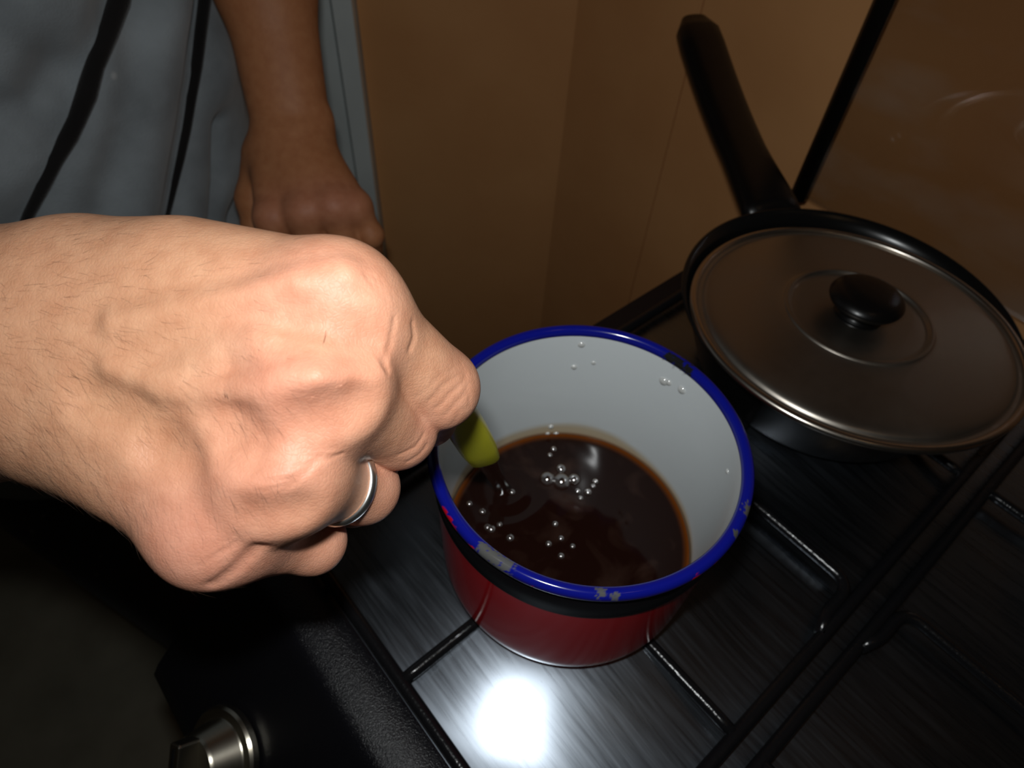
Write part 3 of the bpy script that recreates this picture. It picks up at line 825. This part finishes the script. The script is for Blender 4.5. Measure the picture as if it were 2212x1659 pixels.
for k in range(7):                                                                             # between middle and ring
    crease([(500+k*8, 905+k*15), (600+k*8, 925+k*13), (705+k*6, 940+k*7)], .00013, .0006)
for k in range(6):
    crease([(610+k*13, 840+k*16), (670+k*12, 860+k*10), (735+k*8, 850+k*4)], .00008, .0005)
for k in range(5):
    crease([(690+k*22, 575+k*4), (745+k*20, 570+k*9), (790+k*12, 600+k*14)], .00008, .0005)

def hand_sdf(p):
    d = hand_core(p)
    for pts, r in RID: d = smin(d, chain(p, pts, r), .0048)
    for pts, r, k in FUR: d = smax(d, -chain(p, pts, r), .0070)
    for pts, amp, wid in CREASE:
        lo_ = np.min(pts, 0)-.006; hi_ = np.max(pts, 0)+.006
        m_ = ((p > lo_) & (p < hi_)).all(1)
        if m_.any():
            q = chain(p[m_], pts, 0.0); d[m_] += (amp*np.exp(-(q/wid)**2)).astype(np.float32)
    return d

allp = np.array([f_[j] for f_ in FIN.values() for j in ('mcp', 'pip', 'dip', 'tip')]+thumb+arm_top[1:]+arm_bot[1:])
lo = allp.min(0)-.03; hi = allp.max(0)+.03
hv, hq = surface_nets(hand_core, lo, hi, .0016)
hv = project(hand_core, hv, 2)
hv, hq = subdivide(hv, hq); hv = project(hand_sdf, hv, 1)
hv, hq = subdivide(hv, hq); hv = project(hand_sdf, hv, 2, 1.5e-4)

def skin_colour(P, knuckles, base, pink):
    c = np.tile(np.array(base), (len(P), 1))
    for q, r, k in knuckles:
        w_ = (k*np.exp(-(np.linalg.norm(P-q, axis=1)/r)**2))[:, None]
        c = c*(1-w_)+np.array(pink)*w_
    return c
SK, PK_ = (.535, .285, .168), (.60, .272, .188)
kn_pts = [(f_['mcp']+BK*f_['r'][0], .017, .75) for f_ in FIN.values()]+[(f_['pip'], .013, .8) for f_ in FIN.values()]+[(f_['dip'], .014, .8) for f_ in FIN.values()]+[(at(460, 1200, .155), .016, .5), (at(520, 1230, .16), .016, .5)]
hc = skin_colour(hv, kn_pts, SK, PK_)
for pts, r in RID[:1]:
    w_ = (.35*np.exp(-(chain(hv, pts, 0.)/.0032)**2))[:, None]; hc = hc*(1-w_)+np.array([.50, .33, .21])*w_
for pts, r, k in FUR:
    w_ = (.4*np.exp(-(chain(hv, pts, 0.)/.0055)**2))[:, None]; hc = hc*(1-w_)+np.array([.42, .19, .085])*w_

# ---- left hand (further back, hanging beside the body)
LD = .452
LF = {
 'index':  ((585, 330, LD+.016), (590, 470, LD+.004), (600, 560, LD+.016), (606, 600, LD+.034), .0105),
 'middle': ((615, 320, LD+.012), (658, 458, LD-.001), (676, 548, LD+.014), (680, 592, LD+.034), .0108),
 'ring':   ((645, 320, LD+.012), (722, 446, LD-.001), (748, 532, LD+.014), (750, 580, LD+.034), .0104),
 'little': ((672, 322, LD+.016), (768, 448, LD+.006), (802, 508, LD+.016), (804, 540, LD+.034), .0092),
}
LF = {k: [at(*q) for q in v[:4]]+[v[4]] for k, v in LF.items()}
L_el = np.array([-.215, .530, .285])
lw = at(630, 275, LD+.012); lft = at(548, -70, .425)
def left_core(p):
    d = cone(p, at(603, 265, LD+.012), at(540, -70, .440), .0185, .0225)
    d = smin(d, cone(p, at(655, 275, LD+.014), at(590, -70, .442), .0185, .0240), .016)
    d = smin(d, cone(p, at(560, -60, .440), L_el, .030, .036), .02)
    d = smin(d, ball(p, at(690, 258, LD+.012), .0088), .008)           # wrist bone
    for n, q in LF.items():
        d = smin(d, cone(p, q[0], q[1], .0150, q[4]*1.12), .014)
    d = smin(d, cone(p, at(640, 350, LD+.022), at(690, 430, LD+.018), .016, .014), .012)
    f_ = None
    for n, q in LF.items():
        c = cone(p, q[1], q[2], q[4]*1.02, q[4]*.92); c = smin(c, cone(p, q[2], q[3], q[4]*.92, q[4]*.8), .003)
        f_ = c if f_ is None else smin(f_, c, .0016)
    d = smin(d, f_, .006)
    th = [at(570, 340, LD+.022), at(548, 430, LD+.034), at(556, 500, LD+.042), at(575, 555, LD+.046)]
    for i in range(3): d = smin(d, cone(p, th[i], th[i+1], (.0150, .0115, .0098, .0082)[i], (.0150, .0115, .0098, .0082)[i+1]), .008)
    for n, q in LF.items(): d = smin(d, ball(p, q[1]+BK*.0022, q[4]*1.0), .007)
    return d
lp_ = np.array([x for q in LF.values() for x in q[:4]]+[L_el, lft, at(548, 430, LD+.034)])
lv, lq = surface_nets(left_core, lp_.min(0)-.04, lp_.max(0)+.042, .0034)
lv = project(left_core, lv, 2); lv, lq = subdivide(lv, lq); lv = project(left_core, lv, 2)
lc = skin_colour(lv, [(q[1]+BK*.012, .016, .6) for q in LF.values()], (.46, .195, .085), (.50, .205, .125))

# ---- torso, upper arms and neck under the clothes
R_el = at(-1150, 800, .215)
SH_R, SH_L = np.array([-.50, .285, .46]), np.array([-.47, .665, .46])
TC = np.array([-.425, .470])
TZ, TRX, TRY = [-.2, -.05, .1, .3, .46, .52], [.150, .165, .190, .192, .125, .05], [.185, .190, .195, .205, .190, .10]
def ell(p, cx, cy, rx, ry):
    q = np.stack([(p[:, 0]-cx)/rx, (p[:, 1]-cy)/ry], 1); l = np.linalg.norm(q, axis=1)
    return (l-1)*min(rx, ry)
def torso(p, g=0.0):
    z = p[:, 2]
    rx = np.interp(z, TZ, TRX)+g; ry = np.interp(z, TZ, TRY)+g
    q = np.hypot((p[:, 0]-TC[0])/rx, (p[:, 1]-TC[1])/ry)
    d = (q-1)*rx
    return smax(smax(d, z-(.50+g), .03), -.22-z, .03)
def body_core(p):
    d = torso(p, -.055)
    d = smin(d, cone(p, SH_R, R_el, .050, .040), .03)
    d = smin(d, cone(p, R_el, .5*(arm_top[0]+arm_bot[0]), .038, .030), .02)
    d = smin(d, cone(p, SH_L, L_el, .050, .0385), .03)
    d = smin(d, cone(p, np.array([-.49, .475, .44]), np.array([-.48, .475, .58]), .058, .052), .03)
    return d
bv2, bq2 = surface_nets(body_core, (-.75, .0, -.26), (-.12, .80, .66), .011)
bv2 = project(body_core, bv2, 1, 1e-3)
bc2 = np.tile(np.array(SK), (len(bv2), 1))
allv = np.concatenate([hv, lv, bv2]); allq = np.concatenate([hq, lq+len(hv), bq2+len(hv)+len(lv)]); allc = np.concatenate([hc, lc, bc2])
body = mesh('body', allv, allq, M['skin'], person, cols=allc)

# ---- arm hair: fine tapered strands lying along the skin
nr_ = gradient(hand_core, hv, 5e-4)
view = CAM-hv; view /= np.linalg.norm(view, axis=1, keepdims=True)
rel = hv-CAM; zc_ = rel@FW; px = W/2+F*(rel@RT)/zc_; py = H/2-F*(rel@UP)/zc_
ok = ((nr_*view).sum(1) > .12) & (px > -60) & (px < 640) & (py > 440)
dens = np.clip(1.15-px/620, .04, 1)*np.where(py > 700, 1.0, .62)*np.clip(1.35-np.abs(py-(760+.35*px))/420, .25, 1)
cand = np.where(ok & (rng.random(len(hv)) < dens))[0]
pick = rng.choice(cand, 900, replace=False)
axis_arm = nrm(at(600, 760, .155)-at(0, 740, .16)); down = nrm(-UP)
HV, HF = [], []
for i in pick:
    n_ = nr_[i]; low_ = np.clip((py[i]-760)/300, -.5, 1)
    t_ = axis_arm*(1-.45*max(low_, 0))+down*(.35+.75*low_)+rng.normal(0, .2, 3)
    t_ = nrm(t_-n_*(t_@n_)); b_ = nrm(np.cross(n_, t_)); cur = rng.normal(0, .35)
    Lh = rng.uniform(.0022, .0066); ra = rng.uniform(.000013, .000027)
    base_ = len(HV); ns = 4
    for s_ in range(ns+1):
        u_ = s_/ns; c_ = hv[i]+t_*Lh*u_+b_*cur*Lh*u_*u_*.6+n_*(Lh*(.20*u_-.10*u_*u_)-.0001)
        for k in range(3):
            a = 2.094*k; HV.append(c_+ra*(1-.8*u_)*(math.cos(a)*n_+math.sin(a)*b_))
    for s_ in range(ns):
        for k in range(3):
            HF.append((base_+s_*3+k, base_+s_*3+(k+1) % 3, base_+s_*3+3+(k+1) % 3, base_+s_*3+3+k))
hr = mesh('arm_hair', np.array(HV), np.array(HF), M['hair'], person); hr['kind'] = 'stuff'

# ---- shirt with deep folds
def fold_hit(x, y):
    ds_ = np.linspace(.30, .95, 260); v_ = torso(np.array([at(x, y, t) for t in ds_]), .012); k = np.argmax(v_ < 0)
    return at(x, y, ds_[k]) if v_[k] < 0 else None
FOLD = []
def fold(pts, dep, wid, soft):
    q = [h_ for h_ in (fold_hit(*s_) for s_ in pts) if h_ is not None]
    if len(q) > 1: FOLD.append((np.array(q), dep, wid, soft))
fold([(275, -70), (250, 0), (215, 100), (185, 200), (150, 290), (105, 380), (70, 450), (20, 560)], .006, .012, .030)
fold([(442, -70), (438, 0), (428, 100), (415, 200), (398, 310), (384, 380), (360, 470), (330, 560)], .006, .011, .026)
fold([(545, 190), (540, 290), (522, 390), (500, 470)], .016, .010, .016)
fold([(470, 270), (466, 380), (450, 470)], .007, .008, .012)
fold([(-40, 250), (60, 230), (120, 160)], .005, .012, .02)
fold([(320, -60), (300, 120), (255, 330), (215, 450)], .004, .012, .02)
# front of the shirt: polar height field about the torso axis, finest where the folds run
tt = np.concatenate([np.linspace(-math.pi*.62, math.pi*.62, 520), np.linspace(math.pi*.62, 2*math.pi-math.pi*.62, 60)[1:-1]])
zz = np.concatenate([np.linspace(-.21, -.02, 60)[:-1], np.linspace(-.02, .30, 200), np.linspace(.30, .512, 50)[1:]])
T2, Z2 = np.meshgrid(tt, zz, indexing='xy')
g_ = .012
rx_ = np.interp(Z2, TZ, TRX)+g_; ry_ = np.interp(Z2, TZ, TRY)+g_
rad0 = 1/np.sqrt((np.cos(T2)/rx_)**2+(np.sin(T2)/ry_)**2)
P2 = np.stack([TC[0]+rad0*np.cos(T2), TC[1]+rad0*np.sin(T2), Z2], -1).reshape(-1, 3).astype(np.float32)
dd = .0028*np.sin(P2[:, 1]*38+P2[:, 2]*9+2*np.sin(P2[:, 2]*11))+.0022*np.sin(P2[:, 2]*23+P2[:, 1]*17)
for q, dep, wid, soft in FOLD:
    c_ = chain(P2, q, 0.)
    dd += -dep*np.exp(-np.abs(c_/wid)**2.2)-.005*np.exp(-(c_/soft)**2)+.004*np.exp(-((c_-.034)/.018)**2)
r2 = rad0.ravel()+dd
sv = np.stack([TC[0]+r2*np.cos(T2.ravel()), TC[1]+r2*np.sin(T2.ravel()), Z2.ravel()], -1)
ix = np.arange(T2.size).reshape(T2.shape)
sq = np.stack([ix[:-1], np.roll(ix[:-1], -1, 1), np.roll(ix[1:], -1, 1), ix[1:]], -1).reshape(-1, 4)
def sleeves(p):
    d = np.minimum(cone(p, SH_R, SH_R+(R_el-SH_R)*.62, .066, .062), cone(p, SH_L, SH_L+(L_el-SH_L)*.50, .064, .058))
    d = smin(d, cone(p, SH_R, SH_L, .062, .062), .05)
    return smax(d, -cone(p, np.array([-.49, .475, .44]), np.array([-.48, .475, .70]), .07, .07), .02)
sv3, sq3 = surface_nets(sleeves, (-.66, .04, .16), (-.16, .84, .62), .011); sv3 = project(sleeves, sv3, 1, 1e-3)
sq = np.concatenate([sq, sq3+len(sv)]); sv = np.concatenate([sv, sv3])
shirt = mesh('shirt', sv, sq, M['shirt'], person)
rgrid = r2.reshape(T2.shape)
def shirt_hit(x, y):
    for t in np.linspace(.30, .95, 1300):
        w_ = at(x, y, t); a_ = math.atan2(w_[1]-TC[1], w_[0]-TC[0])
        if math.hypot(w_[0]-TC[0], w_[1]-TC[1]) < rgrid[min(np.searchsorted(zz, w_[2]), len(zz)-1), min(np.searchsorted(tt, a_), 519)]: return w_
    return None
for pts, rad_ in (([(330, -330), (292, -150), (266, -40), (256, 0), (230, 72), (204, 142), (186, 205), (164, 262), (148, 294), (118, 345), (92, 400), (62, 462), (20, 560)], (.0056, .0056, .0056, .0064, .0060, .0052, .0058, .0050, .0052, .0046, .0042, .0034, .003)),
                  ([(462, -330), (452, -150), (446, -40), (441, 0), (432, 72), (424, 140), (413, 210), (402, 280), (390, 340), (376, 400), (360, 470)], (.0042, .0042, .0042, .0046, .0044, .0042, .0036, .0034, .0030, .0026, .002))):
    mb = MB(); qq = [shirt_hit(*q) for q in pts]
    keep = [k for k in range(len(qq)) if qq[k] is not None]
    mb.tube([qq[k] for k in keep], [rad_[k] for k in keep], 10); mb.build('fold_shade', M['fold_shade'], shirt)  # black tubes along two folds, standing in for the shade inside them
def legs(p):
    d = cone(p, (-.49, .385, -.16), (-.47, .375, ZF+.07), .098, .062)
    d = np.minimum(d, cone(p, (-.49, .565, -.16), (-.50, .585, ZF+.07), .098, .062))
    return np.maximum(smin(d, ball(p, (-.48, .475, -.18), .125), .06), ZF+.02-p[:, 2])
tv, tq = surface_nets(legs, (-.66, .22, ZF-.01), (-.30, .74, .0), .014); tv = project(legs, tv, 1, 1e-3)
mesh('trousers', tv, tq, M['trouser'], person)
for y_, x_ in ((.375, -.47), (.585, -.50)):
    mb = MB(); v, f = sweep([(x_-.09, y_, ZF+.035), (x_-.06, y_, ZF+.042), (x_+.0, y_, ZF+.045), (x_+.07, y_, ZF+.032), (x_+.15, y_, ZF+.026), (x_+.185, y_, ZF+.022)], [.05, .07, .08, .09, .09, .05], [.06, .084, .09, .064, .052, .03], EZ, 18, 2.8)
    mesh('shoe', v, f, M['bakelite'], person)

# ================================================================== FINGER RING
fr = FIN['ring']; ra_ = nrm(fr['pip']-fr['mcp']); rc_ = fr['mcp']+(fr['pip']-fr['mcp'])*.64
RR = .00995
prof = [(RR+.0009*math.cos(t)+.0003, .0015*math.sin(t)) for t in np.linspace(0, 2*math.pi, 14, endpoint=False)]
ring_axis = nrm(ra_)
v, f = lathe(prof, 90, rc_, ring_axis, close=True)
rg = mesh('finger_ring', v, f[:, ::-1], M['ring']); tag(rg, 'thin polished silver ring on the stirring hand', 'ring')
